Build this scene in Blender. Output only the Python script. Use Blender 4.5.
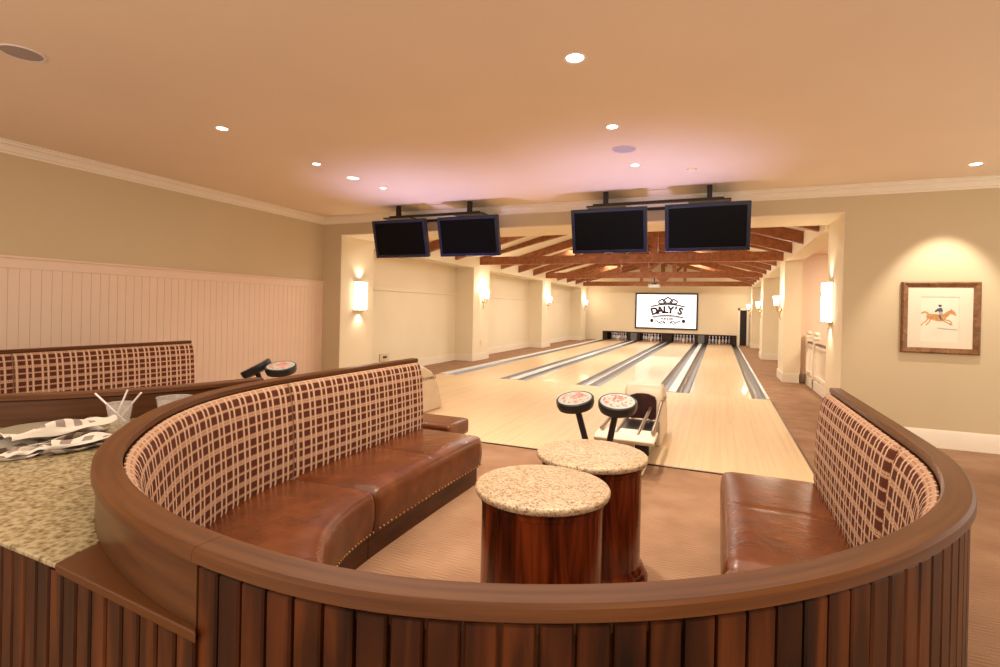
import bpy, bmesh, math, random
from mathutils import Vector, Matrix
random.seed(7)
for o in list(bpy.data.objects): bpy.data.objects.remove(o)
SC = bpy.context.scene
COL = SC.collection
PI = math.pi

# ------------------------------------------------------------------ camera
H = 1.51
cam_d = bpy.data.cameras.new('camera'); cam = bpy.data.objects.new('camera', cam_d); COL.objects.link(cam)
yaw, pitch, roll = math.radians(22.967), math.radians(-.168), math.radians(1.259)
fwd = Vector((-math.sin(yaw)*math.cos(pitch), math.cos(yaw)*math.cos(pitch), math.sin(pitch)))
rt = Vector((math.cos(yaw), math.sin(yaw), 0)); up = rt.cross(fwd)
r2 = rt*math.cos(roll) + up*math.sin(roll); u2 = -rt*math.sin(roll) + up*math.cos(roll)
cam.matrix_world = Matrix(((r2.x, u2.x, -fwd.x, 0), (r2.y, u2.y, -fwd.y, 0), (r2.z, u2.z, -fwd.z, H), (0, 0, 0, 1)))
cam_d.sensor_fit = 'HORIZONTAL'; cam_d.sensor_width = 36; cam_d.lens = 36*516.78/1000
cam_d.shift_y = -(333.5-310.17)/1000
cam_d.clip_start = .02; cam_d.clip_end = 100
SC.camera = cam

# ------------------------------------------------------------------ world, exposure, large lights
W = bpy.data.worlds.new('world'); SC.world = W; W.use_nodes = True
W.node_tree.nodes['Background'].inputs[0].default_value = (1, .86, .70, 1)
W.node_tree.nodes['Background'].inputs[1].default_value = 1.75
SC.view_settings.view_transform = 'Standard'; SC.view_settings.look = 'None'
SC.view_settings.gamma = 1; SC.view_settings.exposure = 0.0
SC.view_settings.use_curve_mapping = False

def light(name, kind, loc, power, color, parent=None, size=.1, sizey=None, aim=None, spot=None, blend=.5):
    d = bpy.data.lights.new(name, kind); o = bpy.data.objects.new(name, d); COL.objects.link(o)
    d.energy = power; d.color = color
    if kind == 'AREA':
        d.shape = 'RECTANGLE' if sizey else 'DISK'; d.size = size
        if sizey: d.size_y = sizey
    elif kind == 'SPOT':
        d.spot_size = spot; d.spot_blend = blend; d.shadow_soft_size = size
    else: d.shadow_soft_size = size
    o.location = loc
    if aim is not None:
        o.rotation_euler = (Vector(aim)-Vector(loc)).to_track_quat('-Z', 'Y').to_euler()
    if parent:
        o.parent = parent; o.location = Vector(loc)-parent.location
    return o
WARM = (1, .84, .64); WARMW = (1, .93, .82)
# unseen area fills added under the roof to brighten the alley
for y, p in ((10.4, 185), (16.7, 265), (23, 265)):
    light('lane_fill_light', 'AREA', (-2.53, y, 3.5), p, WARMW, size=4.5, sizey=1.2, aim=(-2.53, y, 0))
# large area fills added below the lounge ceiling, with no fixture there
light('lounge_fill_light', 'AREA', (-1.2, 2.6, 3.10), 150, (1, .87, .70), size=5.0, sizey=4.5, aim=(-1.2, 2.6, 0))
light('lounge_fill_light', 'AREA', (-1.2, -.9, 3.10), 60, (1, .87, .70), size=5.0, sizey=1.4, aim=(-1.2, -.9, 0))
light('pin_light', 'AREA', (-2.4, 27.62, .56), 11, (1, .85, .8), size=6, sizey=.1, aim=(-2.4, 28.0, 0))

# ------------------------------------------------------------------ materials
def mat(name):
    m = bpy.data.materials.new(name); m.use_nodes = True
    nt = m.node_tree; b = nt.nodes['Principled BSDF']
    return m, nt, b
def N(nt, t, **kw):
    n = nt.nodes.new(t)
    for k, v in kw.items():
        if k.startswith('i_'):
            n.inputs[int(k[2:])].default_value = v
        else: setattr(n, k, v)
    return n
def L(nt, a, b): nt.links.new(a, b)
def ramp(nt, fac, stops):
    r = N(nt, 'ShaderNodeValToRGB'); L(nt, fac, r.inputs[0])
    e = r.color_ramp.elements
    while len(e) < len(stops): e.new(.5)
    for el, (p, c) in zip(e, stops): el.position = p; el.color = (*c, 1)
    return r.outputs[0]
def coords(nt, kind, scale):
    tc = N(nt, 'ShaderNodeTexCoord'); mp = N(nt, 'ShaderNodeMapping'); mp.inputs['Scale'].default_value = scale
    L(nt, tc.outputs[kind], mp.inputs[0]); return mp.outputs[0]
def plain(name, col, rough=.5, metal=0, noise=.04, nscale=6, spec=.5, coat=0):
    m, nt, b = mat(name)
    v = coords(nt, 'Object', (1, 1, 1)); n = N(nt, 'ShaderNodeTexNoise'); n.inputs['Scale'].default_value = nscale; L(nt, v, n.inputs[0])
    c = ramp(nt, n.outputs[0], [(.3, tuple(x*(1-noise) for x in col)), (.7, tuple(min(1, x*(1+noise)) for x in col))])
    L(nt, c, b.inputs['Base Color']); b.inputs['Roughness'].default_value = rough; b.inputs['Metallic'].default_value = metal
    b.inputs['Specular IOR Level'].default_value = spec; b.inputs['Coat Weight'].default_value = coat
    return m
def emit(name, col, s):
    m, nt, b = mat(name); b.inputs['Base Color'].default_value = (.6, .6, .6, 1)
    b.inputs['Emission Color'].default_value = (*col, 1); b.inputs['Emission Strength'].default_value = s
    return m
def wood(name, stops, scale, rough=.3, kind='Object', coat=.05, dist=1.0, detail=6, spec=.28):
    m, nt, b = mat(name)
    v = coords(nt, kind, scale); n = N(nt, 'ShaderNodeTexNoise'); L(nt, v, n.inputs[0])
    n.inputs['Scale'].default_value = 1; n.inputs['Detail'].default_value = detail; n.inputs['Distortion'].default_value = dist
    c = ramp(nt, n.outputs[0], stops); L(nt, c, b.inputs['Base Color'])
    b.inputs['Roughness'].default_value = rough; b.inputs['Coat Weight'].default_value = coat; b.inputs['Coat Roughness'].default_value = .2; b.inputs['Specular IOR Level'].default_value = spec
    bp = N(nt, 'ShaderNodeBump'); bp.inputs['Strength'].default_value = .06; L(nt, n.outputs[0], bp.inputs['Height']); L(nt, bp.outputs[0], b.inputs['Normal'])
    return m
M = {}
M['ceil'] = plain('ceiling_paint', (.83, .675, .51), .9, noise=.02, nscale=1)
M['wall'] = plain('tan_wall_paint', (.60, .475, .30), .85, noise=.02, nscale=1)
M['cream'] = plain('cream_wall_paint', (.80, .69, .50), .8, noise=.02, nscale=1)
M['alley'] = plain('alley_wall_paint', (.80, .68, .49), .85, noise=.02, nscale=1)
M['white'] = plain('white_trim_paint', (.84, .74, .60), .45, noise=.01)
M['bead'] = plain('beadboard_paint', (.80, .60, .46), .5, noise=.01)
M['pink'] = plain('stairwell_wall_paint', (.80, .63, .50), .85, noise=.02, nscale=1)
M['black'] = plain('black_plastic', (.012, .012, .014), .35)
M['bezel'] = plain('blue_reflection_bezel', (.014, .016, .042), .25, spec=.5)  # blue of the reflected light is put into the bezel colour
M['screen'] = plain('dark_glass_screen', (.002, .002, .003), .35, noise=0, spec=.12)
M['iron'] = plain('dark_metal', (.03, .022, .02), .45, metal=.6)
M['steel'] = plain('gutter_grey', (.15, .145, .15), .28, metal=.3)
M['lightgrey'] = plain('light_capping', (.72, .70, .68), .3)
M['beige'] = plain('beige_plastic', (.62, .50, .36), .4)
M['beigew'] = plain('pale_beige_plastic', (.72, .62, .48), .4)
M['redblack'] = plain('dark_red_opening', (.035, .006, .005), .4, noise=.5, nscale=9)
M['chrome'] = plain('brushed_metal', (.35, .27, .2), .3, metal=.9)
M['brass'] = plain('aged_brass', (.42, .25, .10), .35, metal=.9)
M['glow'] = emit('lit_shade', (1, .90, .72), 6)
M['can'] = emit('downlight_lens', (1, .86, .66), 14)
M['can2'] = emit('lit_diffuser', (1, .82, .58), 2.2)
M['spkring'] = plain('speaker_rim', (.75, .65, .62), .5)
M['spkgrey'] = plain('speaker_grille', (.36, .30, .27), .8)
M['spklav'] = plain('pale_speaker_grille', (.50, .42, .48), .8)
M['pit'] = plain('pit_dark', (.02, .012, .01), .8)
M['darkwood'] = wood('masking_dark_wood', [(.3, (.02, .008, .005)), (.7, (.05, .018, .01))], (3, 3, 14), .4)
M['scr'] = emit('screen_white', (1, .98, .97), 1.15)
M['ink'] = plain('logo_ink', (.03, .012, .012), .9)
M['mahog'] = wood('mahogany_boards', [(.32, (.007, .0018, .0006)), (.5, (.036, .0085, .0019)), (.74, (.12, .030, .0065))], (12, 12, 1.3), .34, spec=.2)
M['drum'] = wood('mahogany_veneer', [(.34, (.014, .003, .001)), (.5, (.09, .015, .0035)), (.7, (.24, .045, .010))], (13, 13, 1.1), .25, coat=.2)
M['cap'] = wood('walnut_rail', [(.25, (.058, .018, .0042)), (.5, (.092, .030, .0068)), (.8, (.13, .045, .0105))], (2.2, 60, 1), .36, spec=.18, kind='UV', dist=.3)
M['fascia'] = wood('smooth_walnut_panel', [(.25, (.055, .019, .006)), (.55, (.085, .030, .0095)), (.8, (.115, .042, .014))], (2.5, 40, 1), .3, kind='UV', dist=.3)
M['kick'] = wood('kick_board', [(.3, (.03, .008, .003)), (.7, (.09, .025, .008))], (2, 2, 12), .3)
M['beam'] = wood('stained_beam', [(.25, (.20, .066, .024)), (.55, (.32, .115, .045)), (.8, (.42, .165, .068))], (9, 3, 9), .5, coat=0)

def make_leather():
    m, nt, b = mat('brown_leather')
    v = coords(nt, 'Object', (1, 1, 1))
    n = N(nt, 'ShaderNodeTexNoise'); n.inputs['Scale'].default_value = 5; n.inputs['Detail'].default_value = 5; L(nt, v, n.inputs[0])
    c = ramp(nt, n.outputs[0], [(.3, (.082, .021, .006)), (.55, (.125, .033, .009)), (.75, (.17, .050, .014))])
    L(nt, c, b.inputs['Base Color']); b.inputs['Roughness'].default_value = .27; b.inputs['Specular IOR Level'].default_value = .42
    vo = N(nt, 'ShaderNodeTexVoronoi'); vo.inputs['Scale'].default_value = 160; L(nt, v, vo.inputs[0])
    w = N(nt, 'ShaderNodeTexNoise'); w.inputs['Scale'].default_value = 7; w.inputs['Distortion'].default_value = 1.5; L(nt, v, w.inputs[0])
    b1 = N(nt, 'ShaderNodeBump'); b1.inputs['Strength'].default_value = .12; b1.inputs['Distance'].default_value = .03; L(nt, w.outputs[0], b1.inputs['Height'])
    b2 = N(nt, 'ShaderNodeBump'); b2.inputs['Strength'].default_value = .05; b2.inputs['Distance'].default_value = .002; L(nt, vo.outputs[0], b2.inputs['Height'])
    L(nt, b1.outputs[0], b2.inputs['Normal']); L(nt, b2.outputs[0], b.inputs['Normal'])
    return m
M['leather'] = make_leather()

def math_n(nt, op, a, b=None, c=None):
    n = N(nt, 'ShaderNodeMath', operation=op)
    for i, x in enumerate((a, b, c)):
        if x is None: continue
        if isinstance(x, (int, float)): n.inputs[i].default_value = x
        else: L(nt, x, n.inputs[i])
    return n.outputs[0]
def band(nt, f, lo, hi):   # 1 where lo < f < hi
    return math_n(nt, 'MULTIPLY', math_n(nt, 'GREATER_THAN', f, lo), math_n(nt, 'LESS_THAN', f, hi))
def make_plaid():
    m, nt, b = mat('woven_plaid')
    tc = N(nt, 'ShaderNodeTexCoord'); sp = N(nt, 'ShaderNodeSeparateXYZ'); L(nt, tc.outputs['UV'], sp.inputs[0])
    fu = math_n(nt, 'FRACT', math_n(nt, 'DIVIDE', sp.outputs[0], .118))
    fv = math_n(nt, 'FRACT', math_n(nt, 'ADD', math_n(nt, 'DIVIDE', sp.outputs[1], .12), .1))
    colm = math_n(nt, 'ADD', band(nt, fu, .02, .48), band(nt, fu, .64, .86))
    rowm = math_n(nt, 'ADD', band(nt, fv, .03, .35), band(nt, fv, .47, .79))
    dark = math_n(nt, 'MULTIPLY', colm, rowm)
    # brown mid tone in the gap rows under the wide bands, light yarn columns and rows
    midm = math_n(nt, 'MULTIPLY', colm, math_n(nt, 'SUBTRACT', 1, rowm))
    # fine weave
    fine = math_n(nt, 'FRACT', math_n(nt, 'DIVIDE', sp.outputs[1], .0135)); fineu = math_n(nt, 'FRACT', math_n(nt, 'DIVIDE', sp.outputs[0], .0148))
    stitch = math_n(nt, 'MULTIPLY', math_n(nt, 'GREATER_THAN', fine, .55), math_n(nt, 'GREATER_THAN', fineu, .45))
    mix1 = N(nt, 'ShaderNodeMix', data_type='RGBA'); L(nt, stitch, mix1.inputs[0])
    mix1.inputs[6].default_value = (.47, .29, .19, 1); mix1.inputs[7].default_value = (.20, .085, .045, 1)
    mix2 = N(nt, 'ShaderNodeMix', data_type='RGBA'); L(nt, midm, mix2.inputs[0]); L(nt, mix1.outputs[2], mix2.inputs[6])
    mm = N(nt, 'ShaderNodeMix', data_type='RGBA'); L(nt, stitch, mm.inputs[0]); mm.inputs[6].default_value = (.45, .27, .175, 1); mm.inputs[7].default_value = (.22, .09, .048, 1)
    L(nt, mm.outputs[2], mix2.inputs[7])
    # pale yarn lines beside the blocks
    yarn = math_n(nt, 'ADD', band(nt, fu, .51, .61), band(nt, fu, .89, .99))
    yarn2 = math_n(nt, 'MULTIPLY', yarn, math_n(nt, 'GREATER_THAN', fine, .38))
    mix3 = N(nt, 'ShaderNodeMix', data_type='RGBA'); L(nt, yarn2, mix3.inputs[0]); L(nt, mix2.outputs[2], mix3.inputs[6]); mix3.inputs[7].default_value = (.60, .42, .30, 1)
    mix4 = N(nt, 'ShaderNodeMix', data_type='RGBA'); L(nt, dark, mix4.inputs[0]); L(nt, mix3.outputs[2], mix4.inputs[6]); mix4.inputs[7].default_value = (.085, .022, .010, 1)
    L(nt, mix4.outputs[2], b.inputs['Base Color']); b.inputs['Roughness'].default_value = .9; b.inputs['Specular IOR Level'].default_value = .2
    bp = N(nt, 'ShaderNodeBump'); bp.inputs['Strength'].default_value = .25; bp.inputs['Distance'].default_value = .002
    L(nt, math_n(nt, 'ADD', yarn, stitch), bp.inputs['Height']); L(nt, bp.outputs[0], b.inputs['Normal'])
    return m
M['plaid'] = make_plaid()

def make_granite(name, scale, stops, rough=.12):
    m, nt, b = mat(name)
    v = coords(nt, 'Object', (1, 1, 1))
    n1 = N(nt, 'ShaderNodeTexNoise'); n1.inputs['Scale'].default_value = scale; n1.inputs['Detail'].default_value = 8; n1.inputs['Roughness'].default_value = .75; L(nt, v, n1.inputs[0])
    n2 = N(nt, 'ShaderNodeTexVoronoi'); n2.inputs['Scale'].default_value = scale*2.2; L(nt, v, n2.inputs[0])
    a = math_n(nt, 'ADD', math_n(nt, 'MULTIPLY', n1.outputs[0], .75), math_n(nt, 'MULTIPLY', n2.outputs[0], .35))
    c = ramp(nt, a, stops); L(nt, c, b.inputs['Base Color']); b.inputs['Roughness'].default_value = rough
    return m
M['granite'] = make_granite('gold_granite', 26, [(.35, (.045, .03, .017)), (.45, (.18, .125, .06)), (.55, (.29, .22, .115)), (.70, (.42, .345, .21)), (.82, (.15, .11, .06))], .25)
M['granite2'] = make_granite('speckled_granite', 42, [(.38, (.05, .03, .02)), (.46, (.28, .18, .10)), (.55, (.46, .33, .20)), (.68, (.60, .46, .31)), (.80, (.22, .14, .09))], .35)

def make_carpet():
    m, nt, b = mat('brown_carpet')
    v = coords(nt, 'Object', (1, 1, 1)); sp = N(nt, 'ShaderNodeSeparateXYZ'); L(nt, v, sp.inputs[0])
    # basket weave of small ribs, columns about 11 cm wide
    cx = math_n(nt, 'DIVIDE', sp.outputs[0], .105); cy = math_n(nt, 'DIVIDE', sp.outputs[1], .10)
    chk = math_n(nt, 'FRACT', math_n(nt, 'MULTIPLY', math_n(nt, 'ADD', math_n(nt, 'FLOOR', cx), math_n(nt, 'FLOOR', cy)), .5))
    chk = math_n(nt, 'GREATER_THAN', chk, .25)
    ribs = math_n(nt, 'SINE', math_n(nt, 'MULTIPLY', sp.outputs[1], 2*PI/.03))
    n = N(nt, 'ShaderNodeTexNoise'); n.inputs['Scale'].default_value = 3; L(nt, v, n.inputs[0])
    f = N(nt, 'ShaderNodeTexNoise'); f.inputs['Scale'].default_value = 160; L(nt, v, f.inputs[0])
    a = math_n(nt, 'ADD', math_n(nt, 'MULTIPLY', math_n(nt, 'MULTIPLY', ribs, chk), .10), math_n(nt, 'MULTIPLY', n.outputs[0], .5))
    a = math_n(nt, 'ADD', a, math_n(nt, 'MULTIPLY', f.outputs[0], .35))
    c = ramp(nt, a, [(.25, (.26, .140, .082)), (.45, (.34, .20, .12)), (.65, (.42, .26, .165))])
    L(nt, c, b.inputs['Base Color']); b.inputs['Roughness'].default_value = .95; b.inputs['Specular IOR Level'].default_value = .1
    return m
M['carpet'] = make_carpet()

def make_lane(name, rough, base, coat):
    m, nt, b = mat(name)
    v = coords(nt, 'Object', (1, 1, 1)); sp = N(nt, 'ShaderNodeSeparateXYZ'); L(nt, v, sp.inputs[0])
    px = math_n(nt, 'FLOOR', math_n(nt, 'DIVIDE', sp.outputs[0], .0265))
    py = math_n(nt, 'FLOOR', math_n(nt, 'ADD', math_n(nt, 'DIVIDE', sp.outputs[1], 1.6), math_n(nt, 'MULTIPLY', px, .37)))
    cb = N(nt, 'ShaderNodeCombineXYZ'); L(nt, px, cb.inputs[0]); L(nt, py, cb.inputs[1])
    wn = N(nt, 'ShaderNodeTexWhiteNoise'); L(nt, cb.outputs[0], wn.inputs[0])
    mp = N(nt, 'ShaderNodeMapping'); mp.inputs['Scale'].default_value = (90, 3, 1); L(nt, v, mp.inputs[0])
    g = N(nt, 'ShaderNodeTexNoise'); g.inputs['Scale'].default_value = 1; g.inputs['Detail'].default_value = 4; L(nt, mp.outputs[0], g.inputs[0])
    a = math_n(nt, 'ADD', math_n(nt, 'MULTIPLY', wn.outputs[0], .55), math_n(nt, 'MULTIPLY', g.outputs[0], .45))
    c = ramp(nt, a, [(.15, tuple(x*.90 for x in base)), (.5, base), (.85, tuple(min(1, x*1.07) for x in base))])
    L(nt, c, b.inputs['Base Color']); b.inputs['Roughness'].default_value = rough; b.inputs['Coat Weight'].default_value = coat; b.inputs['Coat Roughness'].default_value = .04; b.inputs['Specular IOR Level'].default_value = .3
    return m
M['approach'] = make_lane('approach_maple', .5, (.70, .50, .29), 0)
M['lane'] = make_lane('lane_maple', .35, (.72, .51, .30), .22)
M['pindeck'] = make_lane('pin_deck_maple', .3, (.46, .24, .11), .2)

def make_pin():
    m, nt, b = mat('pin_white_with_red_neck')
    tc = N(nt, 'ShaderNodeTexCoord'); sp = N(nt, 'ShaderNodeSeparateXYZ'); L(nt, tc.outputs['Object'], sp.inputs[0])
    z = sp.outputs[2]; k = math_n(nt, 'ADD', band(nt, z, .262, .274), band(nt, z, .284, .296))
    mx = N(nt, 'ShaderNodeMix', data_type='RGBA'); L(nt, k, mx.inputs[0]); mx.inputs[6].default_value = (.85, .80, .74, 1); mx.inputs[7].default_value = (.5, .03, .02, 1)
    L(nt, mx.outputs[2], b.inputs['Base Color']); b.inputs['Roughness'].default_value = .25
    return m
M['pin'] = make_pin()
def make_napkin():
    m, nt, b = mat('check_napkin')
    v = coords(nt, 'UV', (1, 1, 1)); ck = N(nt, 'ShaderNodeTexChecker'); ck.inputs['Scale'].default_value = 1; L(nt, v, ck.inputs[0])
    ck.inputs[1].default_value = (.60, .53, .45, 1); ck.inputs[2].default_value = (.24, .185, .165, 1)
    sp = N(nt, 'ShaderNodeSeparateXYZ'); L(nt, v, sp.inputs[0])
    ok = math_n(nt, 'LESS_THAN', math_n(nt, 'FRACT', math_n(nt, 'MULTIPLY', sp.outputs[1], .5)), .5)
    mx = N(nt, 'ShaderNodeMix', data_type='RGBA'); L(nt, ok, mx.inputs[0]); mx.inputs[6].default_value = (.60, .53, .45, 1); L(nt, ck.outputs[0], mx.inputs[7])
    L(nt, mx.outputs[2], b.inputs['Base Color']); b.inputs['Roughness'].default_value = .95
    return m
M['napkin'] = make_napkin()
def make_glass(name, col, alpha):
    m, nt, b = mat(name); b.inputs['Base Color'].default_value = (*col, 1); b.inputs['Roughness'].default_value = .08
    b.inputs['Alpha'].default_value = alpha; b.inputs['IOR'].default_value = 1.35
    return m
M['clear'] = make_glass('clear_plastic', (.80, .74, .68), .22)
M['straw'] = plain('straw_plastic', (.74, .66, .62), .35)
M['plate'] = plain('plate_grey', (.30, .255, .18), .35)
M['mat'] = plain('picture_mat', (.76, .66, .50), .9, noise=.01)
M['paper'] = plain('picture_paper', (.80, .70, .55), .9, noise=.05)
M['frame'] = wood('gilt_frame', [(.3, (.13, .055, .02)), (.6, (.25, .115, .045)), (.8, (.36, .19, .085))], (20, 20, 20), .35)
M['horse'] = plain('chestnut_wash', (.55, .27, .10), .9, noise=.2, nscale=30)
M['navy'] = plain('dark_blue_wash', (.08, .09, .13), .9)
M['greyw'] = plain('grey_wash', (.45, .38, .30), .9)
def make_podface():
    m, nt, b = mat('keypad_face')
    v = coords(nt, 'UV', (1, 1, 1))
    n = N(nt, 'ShaderNodeTexVoronoi'); n.inputs['Scale'].default_value = 7; L(nt, v, n.inputs[0])
    sp = N(nt, 'ShaderNodeVectorMath', operation='LENGTH'); L(nt, v, sp.inputs[0])
    c = ramp(nt, n.outputs['Color'], [(.30, (.45, .07, .05)), (.42, (.42, .30, .26)), (.52, (.40, .38, .34)), (.62, (.16, .27, .23)), (.75, (.40, .37, .33))])
    mx = N(nt, 'ShaderNodeMix', data_type='RGBA'); L(nt, math_n(nt, 'GREATER_THAN', sp.outputs['Value'], .86), mx.inputs[0])
    L(nt, c, mx.inputs[6]); mx.inputs[7].default_value = (.30, .35, .33, 1); L(nt, mx.outputs[2], b.inputs['Base Color'])
    b.inputs['Roughness'].default_value = .35
    return m
M['podface'] = make_podface()
M['outlet'] = plain('outlet_beige', (.70, .55, .38), .5)

# ------------------------------------------------------------------ mesh helpers
class MB:
    def __init__(s): s.bm = bmesh.new(); s.uv = s.bm.loops.layers.uv.new('UVMap')
    def face(s, vs, uvs=None):
        try: f = s.bm.faces.new(vs)
        except ValueError: return None
        if uvs:
            for l, u in zip(f.loops, uvs): l[s.uv].uv = u
        return f
    def box(s, x0, x1, y0, y1, z0, z1, mtx=None):
        c = [(x0, y0, z0), (x1, y0, z0), (x1, y1, z0), (x0, y1, z0), (x0, y0, z1), (x1, y0, z1), (x1, y1, z1), (x0, y1, z1)]
        v = [s.bm.verts.new(mtx @ Vector(p) if mtx else p) for p in c]
        for q in ((0, 3, 2, 1), (4, 5, 6, 7), (0, 1, 5, 4), (1, 2, 6, 5), (2, 3, 7, 6), (3, 0, 4, 7)): s.face([v[i] for i in q])
        return s
    def prism(s, pts, a0, a1, axis='z', mtx=None):   # extrude a polygon
        def P(p, a):
            q = {'z': (p[0], p[1], a), 'y': (p[0], a, p[1]), 'x': (a, p[0], p[1])}[axis]
            return mtx @ Vector(q) if mtx else q
        A = [s.bm.verts.new(P(p, a0)) for p in pts]; B = [s.bm.verts.new(P(p, a1)) for p in pts]
        n = len(pts)
        s.face(A[::-1]); s.face(B)
        for i in range(n): s.face([A[i], A[(i+1) % n], B[(i+1) % n], B[i]])
        return s
    def lathe(s, prof, n=32, c=(0, 0, 0), mtx=None, uvr=None):
        rings = []
        for r, z in prof:
            ring = []
            for k in range(n if r > 1e-6 else 1):
                a = 2*PI*k/n; p = Vector((r*math.cos(a)+c[0], r*math.sin(a)+c[1], z+c[2]))
                ring.append(s.bm.verts.new(mtx @ p if mtx else p))
            rings.append(ring)
        for (R0, R1), (p0, p1) in zip(zip(rings, rings[1:]), zip(prof, prof[1:])):
            for k in range(n):
                a, b = k, (k+1) % n
                vs = [R0[a % len(R0)], R0[b % len(R0)], R1[b % len(R1)], R1[a % len(R1)]]
                u = []
                for v, rr, kk in zip(vs, (p0[0], p0[0], p1[0], p1[0]), (a, b, b, a)):
                    d = (uvr or .3); u.append((rr/d*math.cos(2*PI*kk/n), rr/d*math.sin(2*PI*kk/n)))
                seen = []; uu = []
                for v, w in zip(vs, u):
                    if v not in seen: seen.append(v); uu.append(w)
                if len(seen) > 2: s.face(seen, uu)
        if len(rings[0]) > 1: s.face(rings[0][::-1])
        if len(rings[-1]) > 1: s.face(rings[-1])
        return s
    def tube(s, pts, r, n=10, close=False):
        pts = [Vector(p) for p in pts]; rings = []
        rr = r if isinstance(r, (list, tuple)) else [r]*len(pts)
        for i, p in enumerate(pts):
            d = (pts[min(i+1, len(pts)-1)]-pts[max(i-1, 0)]).normalized()
            a = d.orthogonal().normalized() if i == 0 else (pa - d*pa.dot(d)).normalized()
            pa = a; b = d.cross(a)
            rings.append([s.bm.verts.new(p + (a*math.cos(2*PI*k/n)+b*math.sin(2*PI*k/n))*rr[i]) for k in range(n)])
        for A, B in zip(rings, rings[1:]):
            for k in range(n): s.face([A[k], A[(k+1) % n], B[(k+1) % n], B[k]])
        s.face(rings[0][::-1]); s.face(rings[-1]); return s
    def ball(s, c, r, n=8):
        return s.lathe([(0 if k in (0, n//2) else r*math.sin(PI*k/(n//2)), -r*math.cos(PI*k/(n//2))) for k in range(n//2+1)], n, c)
    def sweep(s, pts, prof, u0=0):   # pts: list of (x, y, nx, ny, s); prof(i) -> closed list of (d, z)
        rings = []; vl = None
        for i, (x, y, nx, ny, sl) in enumerate(pts):
            pr = prof(i) if callable(prof) else prof
            if vl is None:
                vl = [0]
                for a, b in zip(pr, pr[1:]+pr[:1]): vl.append(vl[-1]+math.hypot(a[0]-b[0], a[1]-b[1]))
            rings.append([s.bm.verts.new((x+nx*d, y+ny*d, z)) for d, z in pr])
        m = len(rings[0])
        for i, (A, B) in enumerate(zip(rings, rings[1:])):
            for k in range(m):
                k2 = (k+1) % m; ua, ub = pts[i][4]-u0, pts[i+1][4]-u0
                s.face([A[k], A[k2], B[k2], B[k]], [(ua, vl[k]), (ua, vl[k+1]), (ub, vl[k+1]), (ub, vl[k])])
        s.face(rings[0][::-1]); s.face(rings[-1]); return s
    def build(s, name, m, parent=None, smooth=30, bevel=0, bseg=2):
        off = Vector((0, 0, 0)); q = parent
        while q: off += q.location; q = q.parent
        bmesh.ops.recalc_face_normals(s.bm, faces=s.bm.faces)
        me = bpy.data.meshes.new(name); s.bm.to_mesh(me); s.bm.free()
        if parent: me.transform(Matrix.Translation(-off))
        if smooth:
            me.polygons.foreach_set('use_smooth', [True]*len(me.polygons)); me.set_sharp_from_angle(angle=math.radians(smooth))
        me.materials.append(M[m] if isinstance(m, str) else m)
        o = bpy.data.objects.new(name, me); COL.objects.link(o)
        if parent: o.parent = parent
        if bevel:
            b = o.modifiers.new('bevel', 'BEVEL'); b.width = bevel; b.segments = bseg; b.limit_method = 'ANGLE'
        return o
def tag(o, label=None, cat=None, group=None, kind=None):
    if label: o['label'] = label
    if cat: o['category'] = cat
    if group: o['group'] = group
    if kind: o['kind'] = kind
    return o
def thing(name, label, cat, loc=(0, 0, 0), group=None):
    o = bpy.data.objects.new(name, None); COL.objects.link(o); o.location = loc; o.empty_display_size = .1
    bpy.context.view_layer.update()
    return tag(o, label, cat, group)
def struct(name, mb, m, **kw):
    return tag(mb.build(name, m, **kw), kind='structure')
def single(name, mb, m, label, cat, loc=(0, 0, 0), group=None, **kw):   # one-mesh thing whose origin is at loc
    o = mb.build(name, m, **kw); o.data.transform(Matrix.Translation(-Vector(loc))); o.location = loc
    return tag(o, label, cat, group)

# ------------------------------------------------------------------ room shell
CZ = 3.12; WX = -6.79; FY = 7.55; FY2 = 8.5; OL, OR = -6.38, 1.41; HZ = 2.80; YB = -1.7; XR = 4.6
AX0, AX1 = -7.0, 1.90      # alley walls (between pilasters)
PX0, PX1 = -6.42, 1.35     # pilaster faces
AY = 27.2
struct('ceiling', MB().box(WX-.2, XR, YB, FY+.1, CZ, CZ+.1), 'ceil')
fl = MB()
fl.box(WX-.2, XR, YB, 5.3, -.1, 0)
fl.box(.86, 4.2, 5.3, AY, -.1, 0); fl.box(AX0-.1, -5.8, 5.3, AY, -.1, 0)
struct('floor', fl, 'carpet')
struct('wall_left', MB().box(WX-.2, WX, YB, FY, 0, CZ), 'wall')
struct('wall_front', MB().box(WX-.2, OL, FY, FY2, 0, CZ).box(OR, XR, FY, FY2, 0, CZ).box(OL, OR, FY, FY2, HZ, CZ+.1), 'wall')
# bright cream lining of the opening
ln = MB().box(OL, OL+.012, FY+.004, FY2+.004, 0, HZ-.012).box(OR-.012, OR, FY+.004, FY2+.004, 0, HZ-.012).box(OL, OR, FY+.004, FY2+.004, HZ-.012, HZ)
struct('trim_1', ln, 'cream', smooth=0)
# beadboard on the left wall: boards with grooves, one mesh
bd = MB(); y = YB
while y < FY-.02:
    y2 = min(y+.0965, FY); bd.box(WX, WX+.013, y+.002, y2-.002, 0, 1.83); y = y2
bd.box(WX, WX+.008, YB, FY, 0, 1.83)
struct('trim_2', bd, 'bead', smooth=0)
struct('trim_3', MB().box(WX, WX+.022, YB, FY, 1.82, 1.925).box(WX, WX+.04, YB, FY, 1.925, 1.95), 'bead', smooth=0, bevel=.004)
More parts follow.
